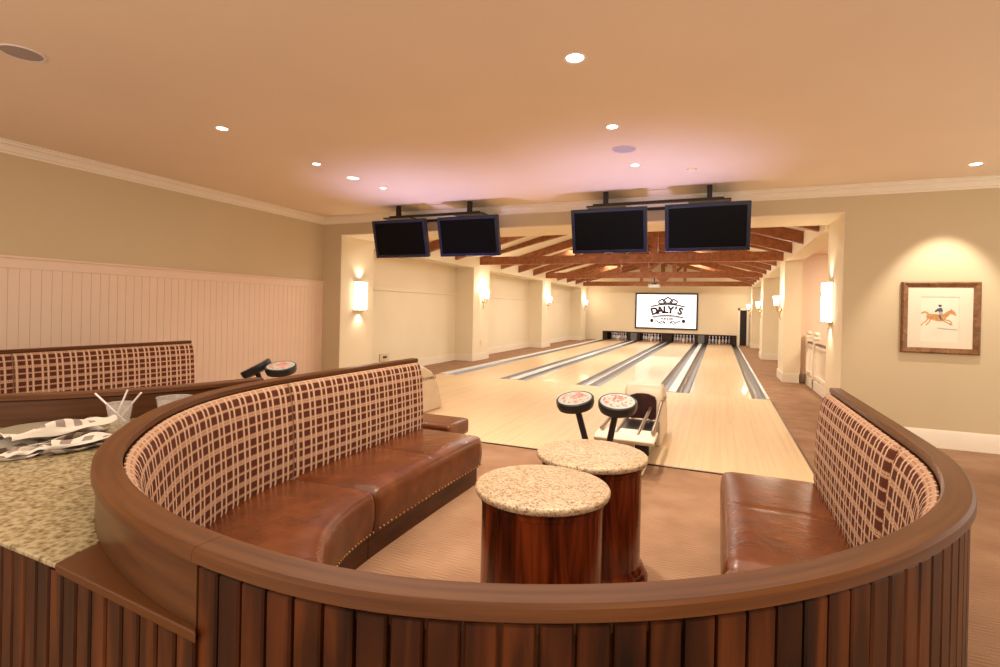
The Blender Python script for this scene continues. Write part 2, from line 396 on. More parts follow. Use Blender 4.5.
# crown mouldings
def crown(name, x0, y0, x1, y1, nx, ny, m='white'):
    L_ = math.hypot(x1-x0, y1-y0)
    prof = [(0, CZ-.125), (.012, CZ-.125), (.014, CZ-.105), (.03, CZ-.098), (.036, CZ-.075), (.06, CZ-.045), (.078, CZ-.038), (.082, CZ-.018), (.10, CZ-.012), (.10, CZ), (0, CZ)]
    return struct(name, MB().sweep([(x0, y0, nx, ny, 0), (x1, y1, nx, ny, L_)], prof), m)
crown('trim_4', WX, FY, WX, YB, 1, 0)
crown('trim_5', WX, FY, XR, FY, 0, -1)
def baseboard(name, x0, y0, x1, y1, nx, ny, h=.21, m='white'):
    prof = [(0, 0), (.018, 0), (.018, h-.05), (.012, h-.03), (.010, h-.012), (.004, h), (0, h)]
    return struct(name, MB().sweep([(x0, y0, nx, ny, 0), (x1, y1, nx, ny, math.hypot(x1-x0, y1-y0))], prof), m)
baseboard('baseboard_front', OR, FY, XR, FY, 0, -1)
baseboard('baseboard_left', WX+.016, YB, WX+.016, FY, 1, 0)
baseboard('baseboard_jamb', OR-.012, FY, OR-.012, FY2, -1, 0)
baseboard('baseboard_jamb_left', OL+.012, FY, OL+.012, FY2, 1, 0)

# ------------------------------------------------------------------ alley walls
PY = [(13.2, 14.3), (19.4, 20.5), (25.6, 26.7)]
RIDGE = (-2.53, 4.13); EAVE = 2.99
struct('wall_alley_left', MB().box(AX0-.2, AX0, FY2, AY, 0, 3.2), 'alley')
lp = MB()
for a, b in PY: lp.box(AX0, PX0, a, b, 0, 2.66)
lp.box(AX0, PX0, FY2, AY, 2.66, 3.0)          # soffit beam carrying the rafters
struct('wall_alley_left_pilasters', lp, 'cream', smooth=0)
# panelling between the pilasters
pn = MB()
for a, b in ((FY2, PY[0][0]), (PY[0][1], PY[1][0]), (PY[1][1], PY[2][0]), (PY[2][1], AY)):
    pn.box(AX0, AX0+.02, a, b, 0, 1.86).box(AX0, AX0+.045, a, b, 1.86, 1.93)
struct('trim_6', pn, 'cream', smooth=0, bevel=.004)
bb = MB()
edges = [(FY2, AX0+.02)]
for a, b in PY: edges += [(a, AX0+.02), (a, PX0), (b, PX0), (b, AX0+.02)]
edges += [(AY, AX0+.02)]
for (ya, xa), (yb, xb) in zip(edges, edges[1:]):
    if xa == xb: bb.box(xa, xa+.018, ya-.018*(xa > AX0+.1), yb+.018*(xa > AX0+.1), 0, .2)
    else: bb.box(min(xa, xb), max(xa, xb), ya-.018 if xb > xa else ya, ya if xb > xa else ya+.018, 0, .2)
struct('baseboard_alley_left', bb, 'white', smooth=0)
# right side: pilasters, recess walls and a stair opening between jamb and first pilaster
struct('wall_alley_right', MB().box(AX1, AX1+.2, PY[0][1], AY, 0, 3.2), 'alley')
rp = MB()
for k_, (a, b) in enumerate(PY): rp.box(PX1, AX1 if k_ else 1.69, a, b, 0, 2.72)
rp.box(PX1, PX1+.33, FY2, AY, 2.72, 3.0)
struct('wall_alley_right_pilasters', rp, 'cream', smooth=0)
bb = MB()
edges = [(PY[0][0], 1.69)]
for a, b in PY: edges += [(a, 1.69 if a < 14 else AX1), (a, PX1), (b, PX1), (b, AX1)]
edges += [(AY, AX1)]
for (ya, xa), (yb, xb) in zip(edges, edges[1:]):
    if xa == xb: bb.box(xa-.018, xa, ya-.018*(xa < AX1-.1), yb+.018*(xa < AX1-.1), 0, .2)
    else: bb.box(min(xa, xb), max(xa, xb), ya-.018 if xb < xa else ya, ya if xb < xa else ya+.018, 0, .2)
struct('baseboard_alley_right', bb, 'white', smooth=0)
struct('wall_stairwell', MB().box(1.69, 4.2, 13.38, 13.58, 0, 3.4).box(4.2, 4.4, FY2, 13.58, 0, 3.4), 'pink')
light('stair_fill_light', 'AREA', (3.0, 11.3, 2.84), 110, WARM, size=1, sizey=1, aim=(3.0, 11.5, 0))  # added fill without a fixture, brightens the stairwell walls
struct('ceiling_stairwell', MB().box(PX1+.33, 4.4, FY2, 13.58, 2.87, 2.97), 'pink')
# far wall with the pin opening
LX = [(-5.382, -4.332), (-3.712, -2.662), (-2.147, -1.097), (-.477, .574)]
MX0, MX1 = -5.62, .80
fw = MB().box(AX0, AX1, AY, AY+.2, .44, 4.4).box(AX0, MX0, AY, AY+.2, 0, .44).box(MX1, AX1, AY, AY+.2, 0, .44)
struct('wall_far', fw, 'alley')
# roof slopes
sl = (RIDGE[1]-EAVE)/(RIDGE[0]-PX0)
XRt = PX1+.33
rf = MB().prism([(PX0-.5, EAVE-.5*sl), RIDGE, (XRt, RIDGE[1]-(XRt-RIDGE[0])*sl), (XRt, RIDGE[1]-(XRt-RIDGE[0])*sl+.15), (RIDGE[0], RIDGE[1]+.15), (PX0-.5, EAVE-.5*sl+.15)], FY2-.02, AY+.1, 'y')
struct('ceiling_alley', rf, 'alley', smooth=0)
struct('wall_gable', MB().box(PX0-.5, XRt, FY2-.06, FY2-.005, 3.0, 4.4), 'alley')
# door at the far right corner
struct('door_1', MB().box(.93, 1.22, AY-.03, AY+.01, 0, 1.68), 'pit')
dt = MB().box(.84, .93, AY-.05, AY, 0, 1.78).box(.84, 1.32, AY-.05, AY, 1.68, 1.78).box(1.22, 1.32, AY-.05, AY, 0, 1.78)
struct('trim_7', dt, 'white', smooth=0)

# ------------------------------------------------------------------ lanes
GY = 10.25; LEND = 28.5
struct('floor_approach', MB().box(-5.8, .86, 5.3, GY, -.1, .006), 'approach', smooth=0)
struct('trim_8', MB().box(-5.8, .88, 5.27, 5.3, -.05, .009).box(.86, .88, 5.3, GY, -.05, .009), 'kick', smooth=0)
ordn = ['leftmost bowling lane, beside the left pilasters', 'second bowling lane from the left', 'third bowling lane from the left, with the screen mirrored in it', 'rightmost bowling lane, beside the right pilasters']
for (x0, x1), w in zip(LX, ordn):
    t = thing('bowling_lane', 'pale maple ' + w, 'bowling lane', ((x0+x1)/2, GY, 0), 'maple bowling lanes')
    MB().box(x0, x1, GY, 26.6, -.1, .006).build('lane_bed', 'lane', t, smooth=0)
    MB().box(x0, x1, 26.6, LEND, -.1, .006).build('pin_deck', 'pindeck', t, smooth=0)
    for a, b in ((x0-.235, x0), (x1, x1+.235)):
        g = MB(); prof = [(a, .004)]
        for k in range(9):
            an = PI*k/8; prof.append(((a+b)/2-.112*math.cos(an), -.002-.075*math.sin(an)))
        prof += [(b, .004), (b, -.11), (a, -.11)]
        g.prism(prof, GY, LEND, 'y'); g.build('gutter', 'steel', t, smooth=40)
divs = [(-5.80, -5.617, 'light capping strip left of the leftmost lane gutter'), (-4.332+.235, -3.712-.235, 'wide pale capping strip between the two left lanes'),
        (-2.662+.235, -2.147-.235, 'narrow capping strip between the two middle lanes'), (-1.097+.235, -.477-.235, 'wide pale capping strip between the two right lanes'), (.809, .86, 'narrow capping strip right of the rightmost lane gutter')]
for a, b, lab in divs:
    o = MB().box(a, b, GY, AY-.13, -.1, .022); 
    single('lane_capping', o, 'lightgrey', lab, 'lane capping', ((a+b)/2, GY, 0), 'pale capping strips between lanes', smooth=0, bevel=.006)

# masking unit, pit and pins
mk = thing('pin_masking_unit', 'low dark masking frame across the lane ends under the white screen', 'masking unit', (-2.4, AY, 0))
MB().box(MX0, MX1, AY-.05, AY+.02, .41, .47).build('top_rail', 'darkwood', mk, smooth=0)
xs = [(MX0, LX[0][0]-.02), (LX[0][1]+.02, -4.16), (-3.85, LX[1][0]-.02), (LX[1][1]+.02, LX[2][0]-.02), (LX[2][1]+.02, -.93), (-.63, LX[3][0]-.02), (LX[3][1]+.02, MX1)]
for a, b in xs: MB().box(a, b, AY-.02, AY+.04, .022, .41).build('divider_panel', 'darkwood', mk, smooth=0)
for a, b in ((-4.16, -3.85), (-.93, -.63)): MB().box(a, b, AY-.12, AY+.04, .022, .41).build('ball_tunnel', 'steel', mk, smooth=0, bevel=.02)
MB().box(MX0-.1, MX1+.1, LEND, LEND+.1, -.16, .7).box(MX0-.1, MX1+.1, AY+.2, LEND, .6, .7).box(MX0-.1, MX0, AY+.2, LEND, -.16, .6).box(MX1, MX1+.1, AY+.2, LEND, -.16, .6).box(MX0-.1, MX1+.1, AY-.2, LEND, -.16, -.112).build('pit_curtain', 'pit', mk, smooth=0)
pinprof = [(0, 0), (.026, 0), (.029, .01), (.045, .06), (.0575, .114), (.056, .145), (.047, .184), (.034, .22), (.026, .248), (.0235, .265), (.0245, .29), (.030, .32), (.032, .342), (.029, .362), (.018, .376), (0, .381)]
pin_me = None; rows = ['front', 'second', 'third', 'back']
lanen = ['leftmost lane', 'second lane from the left', 'third lane from the left', 'rightmost lane']
posn = {1: ['single'], 2: ['left', 'right'], 3: ['left', 'middle', 'right'], 4: ['far left', 'inner left', 'inner right', 'far right']}
for (x0, x1), ln_ in zip(LX, lanen):
    cx = (x0+x1)/2
    for r in range(4):
        for k in range(r+1):
            x = cx+(k-r/2)*.305; y = 27.42+r*.264
            if pin_me is None:
                o = MB().lathe(pinprof, 16).build('bowling_pin', 'pin', smooth=60); pin_me = o
            else:
                o = pin_me.copy(); COL.objects.link(o)
            o.location = (x, y, .006)
            tag(o, f'white bowling pin, {posn[r+1][k]} one in {rows[r]} row of {ln_}', 'bowling pin', 'bowling pins on the '+ln_)

# projection screen with the logo
s_ = 27.15
sc = thing('projection_screen', 'lit white screen with dark logo on the far wall', 'screen', (-2.47, AY, .72))
SX0, SX1, SZ0, SZ1 = -3.89, -1.03, .73, 2.40
MB().box(SX0, SX1, AY-.04, AY, SZ0, SZ1).build('screen_surface', 'scr', sc, smooth=0)
b_ = .075
MB().box(SX0-b_, SX0, AY-.06, AY, SZ0-b_, SZ1+b_).box(SX1, SX1+b_, AY-.06, AY, SZ0-b_, SZ1+b_).box(SX0, SX1, AY-.06, AY, SZ1, SZ1+b_).box(SX0, SX1, AY-.06, AY, SZ0-b_, SZ0).build('frame', 'black', sc, smooth=0)
LY = AY-.044
def text_mesh(mb, s, size, x, z, y, ang=0, bold=.0, depth=.002, facing='y'):
    c = bpy.data.curves.new('t', 'FONT'); c.body = s; c.size = size; c.align_x = 'CENTER'; c.offset = bold; c.resolution_u = 3
    o = bpy.data.objects.new('t', c); COL.objects.link(o); bpy.context.view_layer.update()
    me = bpy.data.meshes.new_from_object(o.evaluated_get(bpy.context.evaluated_depsgraph_get()))
    ca, sa = math.cos(ang), math.sin(ang); vs = []
    for v in me.vertices:
        a, b = v.co.x*ca-v.co.y*sa, v.co.x*sa+v.co.y*ca
        vs.append(mb.bm.verts.new((x+a, y, z+b) if facing == 'y' else (x, y+a, z+b)))
    for p in me.polygons: mb.face([vs[i] for i in p.vertices])
    bpy.data.objects.remove(o); bpy.data.curves.remove(c); bpy.data.meshes.remove(me)
def strip(mb, pts, w, y):   # a flat ribbon on the screen plane
    P = [Vector((a, b)) for a, b in pts]; A = []; B = []
    for i, p in enumerate(P):
        d = (P[min(i+1, len(P)-1)]-P[max(i-1, 0)]).normalized(); n = Vector((-d.y, d.x))*w/2
        A.append(mb.bm.verts.new((p.x+n.x, y, p.y+n.y))); B.append(mb.bm.verts.new((p.x-n.x, y, p.y-n.y)))
    for i in range(len(P)-1): mb.face([A[i], A[i+1], B[i+1], B[i]])
def flat(mb, pts, y): mb.face([mb.bm.verts.new((a, y, b)) for a, b in pts])
lg = MB(); LCX = -2.37
def arcz(x, h, w=.72): return h*(1-(x/w)**2)
for ch, dx in zip("DALY'S", (-.60, -.335, -.095, .13, .345, .555)):
    z0 = 1.36+arcz(dx, .12, .80); an = -math.atan(2*.13*dx/.72**2)
    text_mesh(lg, ch, .47, LCX+dx, z0, LY, an, bold=.024)
    if ch != "'":   # serifs
        for dd, hh in (((-.07, .0), (.10, .0), (-.07, .32)) if ch in 'AD' else ((-.06, .0), (.0, .0)) if ch == 'L' else ((0, 0),) if ch == 'Y' else ()):
            ca, sa = math.cos(an), math.sin(an)
            a, b = dd*ca-hh*sa, dd*sa+hh*ca
            strip(lg, [(LCX+dx+a-.07*ca, z0+b-.06*sa), (LCX+dx+a+.07*ca, z0+b+.06*sa)], .03, LY-.0005)
for z0, h, w, th in ((1.76, .15, .82, .06), (1.21, .14, .76, .055), (1.155, .14, .68, .02)):
    strip(lg, [(LCX+w*(k/12-1), z0+arcz(w*(k/12-1), h, .9)) for k in range(25)], th, LY)
text_mesh(lg, 'PUB & REC', .13, LCX, 1.14, LY, bold=.006)
lg.build('lettering', 'ink', sc, smooth=0)
em = MB()
for dx, sc_ in ((-.28, .85), (0, 1.1), (.28, .85)):    # crest of three petals
    out = [(0, .0), (.17, .02), (.2, .14), (.1, .2), (0, .27), (-.1, .2), (-.2, .14), (-.17, .02), (0, 0)]
    strip(em, [(LCX+dx+a*sc_, 1.97-abs(dx)*.12+b*sc_) for a, b in out], .07, LY-.0005*(1+abs(dx)))
for sg in (-1, 1):
    strip(em, [(LCX+sg*(.42+.03*k), 1.90-.014*k+.014*(k % 2)) for k in range(10)], .02, LY)
    flat(em, [(LCX+sg*.76+.085*math.cos(2*PI*k/10), 1.08+.095*math.sin(2*PI*k/10)) for k in range(10)], LY)
    strip(em, [(LCX+sg*(.62-.058*k), 1.03+.05*math.sin(k*1.2)) for k in range(10)], .045, LY)
    strip(em, [(LCX+sg*(.42-.04*k), 0.96+.05*math.cos(k*1.1)) for k in range(9)], .04, LY-.001)
em.build('crest', 'ink', sc, smooth=0)

# projector hanging below the far truss
pj = thing('ceiling_projector', 'small ceiling projector hanging on a rod before the screen', 'projector', (-2.25, 20.0, 2.42))
MB().box(-2.45, -2.05, 19.85, 20.2, 2.42, 2.54).build('body', 'lightgrey', pj, smooth=0, bevel=.03)
MB().tube([(-2.25, 20.02, 2.54), (-2.25, 20.02, 2.78)], .02).build('rod', 'iron', pj)
MB().lathe([(.06, 0), (.06, .05), (0, .05)], 16, mtx=Matrix.Translation((-2.15, 20.2, 2.48)) @ Matrix.Rotation(-PI/2, 4, 'X')).build('lens', 'black', pj)
MB().lathe([(.02, 2.54), (.14, 2.545), (.10, 2.60), (.02, 2.62)], 16, (-2.25, 20.02, 0)).build('mount_plate', 'black', pj)

# ------------------------------------------------------------------ roof timber
TY = [13.65, 19.85, 26.05]
def slope_z(x): return RIDGE[1]-abs(x-RIDGE[0])*sl
TW = .15
tn = ['nearest', 'middle', 'farthest']
RXE = RIDGE[0]*2-PX0
for ty, nm in zip(TY, tn):
    t = thing('roof_truss', nm+' brown timber roof truss over the bowling lanes', 'roof truss', (RIDGE[0], ty, 2.77), 'timber roof trusses')
    MB().box(PX0-.02, PX1+.02, ty-TW/2, ty+TW/2, 2.77, 2.99).build('tie_beam', 'beam', t, smooth=0)
    for sg in (-1, 1):
        xe = PX0-.02 if sg < 0 else PX1+.02
        z0 = slope_z(xe)
        MB().prism([(xe, max(z0-.24, 2.93)), (xe, z0), RIDGE, (RIDGE[0], RIDGE[1]-.24)], ty-TW/2+.005, ty+TW/2-.005, 'y').build('top_chord', 'beam', t, smooth=0)
    MB().box(RIDGE[0]-.09, RIDGE[0]+.09, ty-TW/2+.01, ty+TW/2-.01, 2.99, RIDGE[1]-.2).build('king_post', 'beam', t, smooth=0)
    for sg in (-1, 1):
        x = RIDGE[0]+sg*1.0
        MB().box(x-.07, x+.07, ty-TW/2+.015, ty+TW/2-.015, 2.99, slope_z(x)-.2).build('side_post', 'beam', t, smooth=0)
        a = Vector((RIDGE[0]+sg*.05, 3.02)); b = Vector((RIDGE[0]+sg*.85, slope_z(RIDGE[0]+sg*.85)-.2)); d = (b-a).normalized(); n = Vector((-d.y, d.x))*.06
        MB().prism([tuple(a+n), tuple(b+n), tuple(b-n), tuple(a-n)], ty-TW/2+.025, ty+TW/2-.025, 'y').build('strut', 'beam', t, smooth=0)
bay = ['in front of the nearest truss', 'between the nearest and middle trusses', 'between the middle and farthest trusses']
cnt = ['first', 'second', 'third']
for bi, y0 in enumerate((7.45, 13.65, 19.85)):
    for k in range(1, 4):
        y = y0+1.55*k
        for sg, sn in ((-1, 'left'), (1, 'right')):
            xe = PX0-.02 if sg < 0 else PX1+.02
            z0 = slope_z(xe)
            zi = RIDGE[1]-.02
            o = MB().prism([(xe, z0-.24+.02), (xe, z0-.002), (RIDGE[0]+sg*.01, zi), (RIDGE[0]+sg*.01, zi-.22)], y-.055, y+.055, 'y')
            single('roof_rafter', o, 'beam', f'{cnt[k-1]} brown {sn} rafter {bay[bi]}', 'rafter', (xe, y, z0-.24), 'sloping brown rafters', smooth=0)
single('ridge_beam', MB().box(RIDGE[0]-.06, RIDGE[0]+.06, FY2+.02, AY-.02, RIDGE[1]-.32, RIDGE[1]-.03), 'beam', 'brown ridge beam along the top of the alley roof', 'beam', (RIDGE[0], FY2, RIDGE[1]-.3), smooth=0)

# ------------------------------------------------------------------ booth path (outer top edge of the rail, left arm end -> front -> right arm end)
OUT = [(-2.59, 4.05), (-2.60, 3.4), (-2.60, 2.9), (-2.595, 2.55), (-2.58, 2.30), (-2.517, 1.985), (-2.412, 1.717), (-2.257, 1.46), (-2.064, 1.238), (-1.864, 1.047), (-1.668, .913), (-1.455, .808), (-1.24, .735), (-1.06, .695), (-.89, .675), (-.72, .667), (-.571, .676), (-.468, .697), (-.343, .738), (-.24, .78), (-.06, .875), (.065, .965), (.204, 1.085), (.332, 1.226), (.44, 1.37), (.545, 1.533), (.614, 1.673), (.668, 1.828), (.712, 2.0), (.739, 2.16), (.749, 2.32), (.75, 2.5), (.75, 2.9), (.75, 3.4), (.75, 3.96)]
def smooth_path(P, step=.03, it=3):
    P = [Vector(p) for p in P]
    def res(Q, st):
        out = [Q[0]]; acc = 0
        tot = sum((b-a).length for a, b in zip(Q, Q[1:])); n = max(2, round(tot/st)); st = tot/n; need = st
        for a, b in zip(Q, Q[1:]):
            l = (b-a).length; pos = 0
            while l-pos >= need-1e-9:
                pos += need; out.append(a+(b-a)*(pos/l)); need = st
            need -= l-pos
        if (out[-1]-Q[-1]).length > st*.3: out.append(Q[-1])
        else: out[-1] = Q[-1]
        return out
    Q = res(P, .06)
    for _ in range(5): Q = [Q[0]]+[(Q[i-1]+Q[i]*2+Q[i+1])/4 for i in range(1, len(Q)-1)]+[Q[-1]]
    Q = res(Q, step); out = []; s = 0
    for i, p in enumerate(Q):
        d = (Q[min(i+1, len(Q)-1)]-Q[max(i-1, 0)]).normalized()
        if i: s += (p-Q[i-1]).length
        out.append((p.x, p.y, -d.y, d.x, s))
    return out
PATH1 = smooth_path(OUT)
MIRX, MIRY = -5.21, .12
OUT2 = [(MIRX-x, y+MIRY) for x, y in reversed(OUT)]
OUT2 = [p if p[1] < 3.5 or p[0] > -4 else (p[0], min(4.32, p[1]+.35)) for p in OUT2]
OUT2 = [p for p in OUT2 if not (p[0] > -4 and p[1] > 2.60)]
PATH2 = smooth_path(OUT2)
RZ = 1.04
SEATZ = .425
def idx_at(path, s): return min(range(len(path)), key=lambda i: abs(path[i][4]-s))
def s_near(path, x, y): return min(path, key=lambda p: (p[0]-x)**2+(p[1]-y)**2)[4]
def at_s(path, sv):
    for p, r in zip(path, path[1:]):
        if p[4] <= sv <= r[4]:
            f = (sv-p[4])/max(r[4]-p[4], 1e-6); return tuple(p[k]*(1-f)+r[k]*f for k in range(5))
    return path[-1] if sv > 0 else path[0]
def sub(path, a, b): return [at_s(path, a)]+[p for p in path if a+.004 < p[4] < b-.004]+[at_s(path, b)]

def booth(path, loc, label, seam_x, smooth_left, leg_l, leg_r, dl, dr):
    t = thing('banquette_booth', label, 'booth', loc, 'curved bowling booths')
    tot = path[-1][4]
    sm = s_near(path, *seam_x)                    # seam where the smooth panel meets the boards
    # ---- cap rail in three lengths
    capp = [(.002, RZ-.006), (.010, RZ), (.067, RZ), (.074, RZ-.006), (.074, RZ-.028), (.068, RZ-.032), (.008, RZ-.032), (0, RZ-.026)]
    s_l = s_near(path, *leg_l); s_r = s_near(path, *leg_r)
    cuts = sorted([0, sm, s_r if smooth_left else s_l, tot])
    for a, b in zip(cuts, cuts[1:]):
        pp = sub(path, a+.0008, b-.0004)
        if len(pp) > 2: MB().sweep(pp, capp).build('cap_rail', 'cap', t, smooth=35)
    # ---- core and smooth outer panel
    MB().sweep(path, [(.032, 0), (.068, 0), (.068, RZ-.033), (.032, RZ-.033)]).build('core_panel', 'kick', t, smooth=35)
    MB().sweep(path, [(.026, RZ-.06), (.034, RZ-.06), (.034, RZ-.032), (.026, RZ-.032)]).build('rail_moulding', 'fascia', t, smooth=35)
    a, b = (0, sm) if smooth_left else (sm, tot)
    MB().sweep(sub(path, a, b), [(.012, 0), (.031, 0), (.031, RZ-.034), (.012, RZ-.034)]).build('outer_panel', 'fascia', t, smooth=35)
    # ---- vertical boards
    a, b = (sm, tot) if smooth_left else (0, sm)
    mb = MB(); s = a; pw = .062
    while s < b-.01:
        e = min(s+pw, b); q = []
        i0, i1 = idx_at(path, s+.004), idx_at(path, e-.004)
        def at(sv):
            for p, r in zip(path, path[1:]):
                if p[4] <= sv <= r[4]:
                    f = (sv-p[4])/max(r[4]-p[4], 1e-6); return [p[k]*(1-f)+r[k]*f for k in range(5)]
            return path[-1]
        ring = []
        pa, pb = at(s+.0035), at(e-.0035)
        pa2, pb2 = at(s+.007), at(e-.007)
        for z, k in ((0, 0), (RZ-.042, 0), (RZ-.038, .004)):
            ring.append([(P[0]+P[2]*d, P[1]+P[3]*d, z) for P, d in ((pa, .033), (pa, .016+k), (pa2, .012+k), (pb2, .012+k), (pb, .016+k), (pb, .033))])
        R = [[mb.bm.verts.new(p) for p in rr] for rr in ring]
        for A, B in zip(R, R[1:]):
            for k in range(6): mb.face([A[k], A[(k+1) % 6], B[(k+1) % 6], B[k]])
        mb.face(R[0][::-1]); mb.face(R[-1]); s = e
    mb.build('board_panelling', 'mahog', t, smooth=20)
    # ---- upholstered back, in four lengths
    mid = (s_l+s_r)/2
    segs = [(0.004, s_l-.004), (s_l+.004, mid-.004), (mid+.004, s_r-.004), (s_r+.004, tot-.004)]
    for a, b in segs:
        pp = sub(path, a, b)
        if len(pp) < 3: continue
        def prof(i, pp=pp):
            e = min(pp[i][4]-pp[0][4], pp[-1][4]-pp[i][4]); k = .016*max(0, 1-e/.05)**2
            return [(.078, .36), (.145-k, .36), (.160-k, .44), (.157-k, .60), (.148-k, .75), (.138-k, .86), (.126-k, .935), (.113-k, .975), (.098-k, .998), (.086, 1.006), (.078, 1.006)]
        o = MB().sweep(pp, prof, u0=pp[0][4]).build('backrest', 'plaid', t, smooth=50)
    # ---- seat
    def dF(s): return dl+(dr-dl)*min(1, max(0, (s-s_l)/(s_r-s_l)))
    ends = [(0.02, s_l-.004), (s_l+.004, mid-.004), (mid+.004, s_r-.004), (s_r+.004, tot-.02)]
    for a, b in ends:
        pp = sub(path, a, b)
        if len(pp) < 3: continue
        L_ = pp[-1][4]-pp[0][4]
        def prof(i, pp=pp, L_=L_):
            f = dF(pp[i][4]); u = pp[i][4]-pp[0][4]; e = min(u, L_-u); k = .022*max(0, 1-e/.06)**2
            g = 0
            if L_ > 1.0: g = .010*math.exp(-((u-L_*.5)/.012)**2)
            c = .012*math.sin(PI*min(1, e/.5)/2)
            z = SEATZ-k-g
            return [(.12, .17), (.12, z-.005), (.20, z+c*.4), (.35, z+c), (f-.16, z+c), (f-.07, z+c*.8), (f-.028, z-.008), (f-.008-k*.5, z-.032), (f-k*.5, z-.07), (f+.002-k*.5, z-.15), (f-.012-k*.5, .165), (f-.03, .155), (f-.06, .155)]
        MB().sweep(pp, prof).build('seat_cushion', 'leather', t, smooth=50)
        MB().sweep(pp, lambda i, pp=pp: [(.10, 0), (dF(pp[i][4])-.055, 0), (dF(pp[i][4])-.055, .17), (.10, .17)]).build('kick_base', 'kick', t, smooth=35)
        nl = MB(); u = .02; n_ind = 0; vis = smooth_left and pp[0][4] < s_l+.01
        def nail(mb, u):
            P_ = at_s(path, pp[0][4]+u); f = dF(P_[4])-.008
            return mb.ball((P_[0]+P_[2]*f, P_[1]+P_[3]*f, .178), .0075, 6)
        cnt_ = 0
        while u < L_-.02:
            if vis and (pp[0][4] < .1 or u < 1.2): nail(MB(), u).build('nailhead', 'brass', t, smooth=60)
            else: nail(nl, u); cnt_ += 1
            u += .047
        if cnt_: tag(nl.build('nailhead_trim', 'brass', t, smooth=60), kind='stuff')
    return t
booth(PATH1, (-.93, 2.0, 0), 'near curved booth with brown leather seat and plaid back around two drum tables', (-.908, .677), True, (-2.595, 2.5), (.75, 2.45), .758, .715)
booth(PATH2, (-4.4, 2.1, 0), 'left booth beyond the counter, its plaid back against the white beadboard wall', (MIRX+.908, .677+MIRY), False, (MIRX-.75, 2.45+MIRY), (MIRX+2.595, 2.4+MIRY), .715, .758)

# ------------------------------------------------------------------ counter between the booths
KZ = .885
kc = thing('service_counter', 'granite topped counter with dark plank front between the two booths', 'counter', (-2.6, .8, 0))
def fline(x): return .684+(-.90-x)*.074 if x > -2 else .7654+(-2-x)/2.31*.04
sA = s_near(PATH1, -.905, .677); sB = s_near(PATH1, -1.46, .815)
def arcpts(path, a, b, d=.014): return [(p[0]+p[2]*d, p[1]+p[3]*d) for p in path if a <= p[4] <= b]
sEnd = s_near(PATH1, -2.58, 2.42)
arc1 = arcpts(PATH1, sEnd, sB)                      # from the touching point down to the ledge
s2B = s_near(PATH2, MIRX+1.46, .815+MIRY); s2E = s_near(PATH2, MIRX+2.58, 2.30+MIRY)
arc2 = arcpts(PATH2, s2B, s2E)                      # from the far ledge up to the touching point
cA = (-1.432, fline(-1.432)-.006); cB = (MIRX+1.444, fline(MIRX+1.444)-.012)
poly = [cB]+arc2+arc1+[cA]
MB().prism(poly[::-1], KZ-.014, KZ).build('granite_top', 'granite', kc, smooth=0, bevel=.004)
l1 = [(-.897, .678)]+[(cA[0], cA[1])]+arcpts(PATH1, sB, sA)
MB().prism(l1, KZ-.022, KZ-.001).build('wood_ledge', 'cap', kc, smooth=0, bevel=.003)
l2 = [(MIRX+.897, .672+MIRY)]+arcpts(PATH2, s_near(PATH2, MIRX+.90, .675+MIRY), s2B)+[(cB[0], cB[1])]
MB().prism(l2, KZ-.022, KZ-.001).build('wood_ledge', 'cap', kc, smooth=0, bevel=.003)
cbp = MB(); x = -.905
while x > MIRX+.92:
    x2 = x-.0625; cbp.prism([(x-.003, fline(x)+.014), (x-.003, fline(x)+.002), (x-.007, fline(x)-.002), (x2+.007, fline(x2)-.002), (x2+.003, fline(x2)+.002), (x2+.003, fline(x2)+.014)], 0, KZ-.0145 if x < -1.44 else KZ-.0225); x = x2
cbp.build('board_panelling', 'mahog', kc, smooth=20)
cx_ = [-.95, -1.2, -1.45, -1.7, -2.0, -3.0, MIRX+.95]
MB().prism([(x, fline(x)+.013) for x in cx_]+[(x, fline(x)+.04) for x in cx_[::-1]], 0, KZ-.024).build('core_panel', 'kick', kc, smooth=0)

